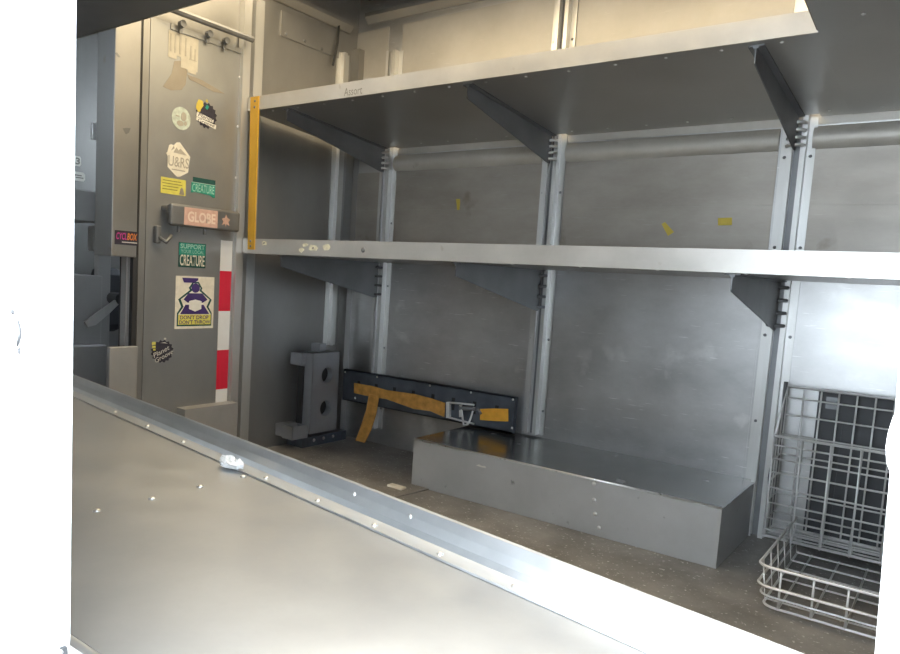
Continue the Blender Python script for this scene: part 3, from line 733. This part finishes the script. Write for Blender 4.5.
# back grid
W('rim_wire', [(x0, yM, zM), (x0, yB, zB), (x1, yB, zB), (x1, yM, zM), (x0, yM, zM)], .0045)
g = MB()
for z in (.452, .40, .34, .28, .22, .16, .10, .06): g.tube([(x0, yB, z), (x1, yB, z)], WR, 6)
for k in range(17): g.tube([(x0 + k * (x1 - x0) / 16, yB, zB), (x0 + k * (x1 - x0) / 16, yB, .055)], WR, 6)
g.build('back_grid', M_wire, t, smooth=True)
g = MB()
for z in (.325, .285, .245, .20, .155, .11, .075): g.tube([(x0, yM, z), (x1, yM, z)], WR, 6)
for k in range(11): g.tube([(x0 + k * (x1 - x0) / 10, yM, zM), (x0 + k * (x1 - x0) / 10, yM, .06), (x0 + k * (x1 - x0) / 10, yM + .03, .045)], .0042, 6)
g.build('front_grid', M_wire, t, smooth=True)
for xs, nm in ((x0, 'side_grid'), (x1, 'side_grid')):
    g = MB()
    for z in (.34, .28, .22, .16, .10, .055): g.tube([(xs, yM, min(z, zM)), (xs, yB, z)], WR, 6)
    for y in (2.365, 2.405): g.tube([(xs, y, zM + (y - yM) / (yB - yM) * (zB - zM)), (xs, y, .055)], WR, 6)
    g.build(nm, M_wire, t, smooth=True)
W('bottom_rim', [(x0, yM, .055), (x0, yB, .055), (x1, yB, .055), (x1, yM, .055), (x0, yM, .055)], .0045)
g = MB()
for k in range(11): g.tube([(x0 + k * (x1 - x0) / 10, yM, .05), (x0 + k * (x1 - x0) / 10, yB, .05)], WR, 6)
[g.tube([(x0, y, .0555), (x1, y, .0555)], WR, 6) for y in (2.355, 2.385, 2.415)]
g.build('bottom_grid', M_wire, t, smooth=True)
# flat side bars (hinged link)
g = MB(); g.tube([(x0 - .006, yB - .02, .36), (x0 - .006, yM + .03, .22), (x0 - .006, yB - .02, .12)], .006, 6); g.tube([(x0 - .006, yB, zB + .012), (x0 - .006, yB, .05)], .006, 6)
g.build('side_link', M_brk, t, smooth=True)
# floor tray in front
tx0 = -.325
def loop(z, ins=0):
    a, b_, c_, d_ = tx0 + ins, x1 - ins, yT + ins, yB - .06; r = .03
    pts = [(a, d_, z)] + [(a + r - r * math.cos(k / 5 * math.pi / 2), c_ + r - r * math.sin(k / 5 * math.pi / 2), z) for k in range(6)]
    pts += [(b_ - r + r * math.sin(k / 5 * math.pi / 2), c_ + r - r * math.cos(k / 5 * math.pi / 2), z) for k in range(6)] + [(b_, d_, z)]
    return pts
W('tray_rim', loop(.112), .0038); W('tray_rim', loop(.064), .0035); W('tray_wire', loop(.04, .006)); W('tray_wire', loop(.012, .014), .0032)
g = MB()
for k in range(9):
    xx = tx0 + .05 + k * (x1 - tx0 - .1) / 8
    g.tube([(xx, yT, .112), (xx, yT + .012, .014), (xx, yB - .06, .012)], WR, 6)
for k in range(6):
    yy = yT + .06 + k * .085
    g.tube([(tx0, yy, .112), (tx0 + .012, yy, .014), (x1 - .012, yy, .012), (x1, yy, .112)], WR, 6)
g.build('tray_grid', M_wire, t, smooth=True)

# ------------------------------------------------------------------ floor debris and trim
c = oZ(396, 487, .006)
o = box('wood_chip', M_cream, (c.x - .03, c.x + .035, c.y - .016, c.y + .016, .001, .012), None, .003); tag(o, 'small pale scrap lying on the floor left of the metal box', 'scrap')
c = oZ(350, 478, .003)
o = MB().prism([(c.x - .22, c.y - .06, .001), (c.x + .25, c.y - .10, .001), (c.x + .28, c.y + .14, .001), (c.x - .2, c.y + .17, .001)], (0, 0, .004)).build('floor_plate', M_floor)
tag(o, 'thin loose steel plate on the floor in front of the corner bracket', 'plate')

# ------------------------------------------------------------------ the cab seen through the bulkhead gap
XC = -3.0
b = MB(); b.box(XC - .02, XC, YN1, YF, 0, ZC); b.box(XC, -2.25, YN0, YN1, 0, 1.38); b.box(XC, -2.25, YN0, YN1, 1.5, ZC); struct(b.build('wall_cab', M_bulk))
# overhead locker beside the door
XL = XB + .03
ly0, ly1 = oX(113.2, 150, XL).y, oX(139.0, 150, XL).y
zb1 = oX(126, 257, XL).z
t = thing('cab_locker', 'tall narrow beige metal locker hung left of the bulkhead door', 'locker', (XL - .15, (ly0 + ly1) / 2, zb1))
MB().box(XL - .105, XL, ly0, ly1, zb1, 1.615).build('body', M_bulk, t, bevel=.003)
q = oX(117, 55, XL); MB().prism([(XL + .0004, q.y + a, q.z + c) for a, c in ((-.008, .004), (.0, .008), (.012, -.004), (.004, -.006))], (.0004, 0, 0)).build('scuff', M_brk, t)
q = oX(126, 131, XL); MB().prism([(XL + .0004, q.y + a, q.z + c) for a, c in ((-.012, .006), (.0, .010), (.016, .012), (.01, -.004), (.0, -.01))], (.0004, 0, 0)).build('scuff', M_brk, t)
struct(box('trim_24', M_dark, (XL - .1, XL - .02, ly1 + .0005, ya - .0005, 0.0, 1.6)))
t, fr, w, h = sticker('purple_sticker', 'small dark sticker with pink and orange lettering at the bottom of the locker', 'sticker', XL, 114.5, 231, 138, 245)
layer(t, fr, w, h, [rect(0, 0, 1, 1)], 'backing', M_black)
ink(t, fr, w, h, 'CYCL', .06, .36, .5, .86, M_magenta, 1, shear=.2, bold=.02)
ink(t, fr, w, h, 'BOX', .52, .36, .95, .86, M_orange, 1, shear=.2, bold=.02)
layer(t, fr, w, h, [rect(.3, .16, .95, .22)], 'rule_line', M_paper, 1)
# post below the locker
XP = XB - .02
struct(box('trim_25', M_cabm, (XP - .03, XP, oX(125, 320, XP).y, oX(132, 320, XP).y, 0, zb1)))
struct(box('trim_26', M_cabm, (XP - .03, XP + .012, oX(133, 320, XP).y, ly1, 0, zb1)))
# low locker box
XQ = XB + .05
q0, q1 = oX(109.5, 360, XQ), oX(138, 349, XQ)
o = box('low_box', M_cabm, (XQ - .02, XQ, q0.y, q1.y, .0, oX(120, 347, XQ).z), None, .003); tag(o, 'low grey metal box standing at the foot of the bulkhead door', 'box')
# cab panels and boxes
XK = -2.9
def cabbox(name, label, cat, x0, y0, x1, y1, X, dep, mat, bevel=.004):
    a = oX(x0, (y0 + y1) / 2, X); c = oX(x1, (y0 + y1) / 2, X); zt = oX((x0 + x1) / 2, y0, X).z; zb = oX((x0 + x1) / 2, y1, X).z
    o = box(name, mat, (X - dep, X, a.y, c.y, zb, zt), None, bevel); return tag(o, label, cat)
struct(cabbox('trim_27', '', '', 99, 20, 112, 420, -2.62, .03, M_cabm))
cabbox('cab_shelf_box', 'grey metal box mounted on the cab wall beneath two small white stickers', 'box', 60, 190, 105, 221, -2.6, .2, M_cabm)
cabbox('cab_cylinder_housing', 'short grey cylinder housing under the cab wall box', 'housing', 93, 225, 101, 252, -2.7, .05, M_cabm, .012)
cabbox('cab_console', 'pale grey console box in the cab behind the near shelf', 'console', 60, 275, 102, 345, -2.6, .25, M_cabm)
cabbox('cab_base_cabinet', 'grey base cabinet in the cab below the console', 'cabinet', 60, 346, 106, 420, -2.55, .2, M_cabm)
cabbox('driver_chair', 'dark driver chair back in the cab between the console and the post', 'chair', 103, 268, 125, 332, -2.75, .12, M_seat, .03)
XT = -2.45
t = thing('brake_lever', 'pale blade lever slanting up in front of the dark cab seat', 'lever', oX(105, 312, XT))
m = MB(); m.prism([oX(x, y, XT) for x, y in ((85, 322), (123, 295), (125, 298), (110, 313), (96, 325), (88, 327))], (-.012, 0, 0)); m.build('blade', M_post, t)
MB().tube([oX(121, 299, XT) + Vector((.001, 0, 0)), oX(121, 299, XT) + Vector((-.06, 0, 0))], .022, 14).build('pivot', M_rub, t)
for lab, a in (('small white number sticker on the cab wall', (73, 156, 81, 166)), ('rounded white sticker on the cab wall below the number', (73, 172, 85, 181))):
    t, fr, w, h = sticker('white_sticker', lab, 'sticker', XC, *a)
    layer(t, fr, w, h, [[(.0, 0), (.85, 0), (1, .2), (1, .8), (.85, 1), (0, 1)]], 'backing', M_paper)
    if 'small' in lab: ink(t, fr, w, h, '3', .3, .15, .85, .85, M_mark, 1, bold=.03)
    else: layer(t, fr, w, h, [rect(.1, .55, .7, .68), rect(.2, .3, .85, .42)], 'print_lines', M_mark, 1)
q = oX(97, 132, -2.605)
o = box('cab_switch', M_post, (-2.615, -2.60, q.y - .02, q.y + .02, q.z - .03, q.z + .03), None, .003); tag(o, 'small pale switch plate on the dark column in the cab', 'switch')

# ------------------------------------------------------------------ light
W_ = bpy.data.worlds.new('sky'); S.world = W_; W_.use_nodes = True
nt = W_.node_tree; bg = nt.nodes['Background']
bg.inputs[0].default_value = (.80, .905, 1.0, 1); bg.inputs[1].default_value = 10.5
sun = bpy.data.lights.new('sun', 'SUN'); so = bpy.data.objects.new('sun', sun); COL.objects.link(so)
sun.energy = 6; sun.angle = math.radians(22); sun.color = (1, .95, .88)
dvec = Vector((.25, .6, -1.1)).normalized(); so.rotation_euler = dvec.to_track_quat('-Z', 'Y').to_euler()
# warm lamp added under the roof, out of view, to light the upper walls
t = thing('added_roof_lamp', 'unseen white lamp panel added under the van roof for warm light', 'lamp', (-1.15, 1.66, ZC))
MB().box(-2.15, -.15, 1.31, 2.01, ZC - .07, ZC - .062).build('added_lamp_base', M_white, t)
al = bpy.data.lights.new('added_lamp', 'AREA'); ao = bpy.data.objects.new('added_lamp', al); COL.objects.link(ao)
al.shape = 'RECTANGLE'; al.size = 2.0; al.size_y = .7; al.energy = 24; al.color = (1, .80, .50)
ao.location = (-1.15, 1.66, ZC - .08)

S.view_settings.view_transform = 'Standard'; S.view_settings.look = 'None'; S.view_settings.gamma = 1; S.view_settings.exposure = .5
for o in bpy.data.objects:
    if '_o' in o: del o['_o']
for o in bpy.data.objects:
    if o.get('kind') == 'structure':
        for k in ('label', 'category'):
            if k in o: del o[k]
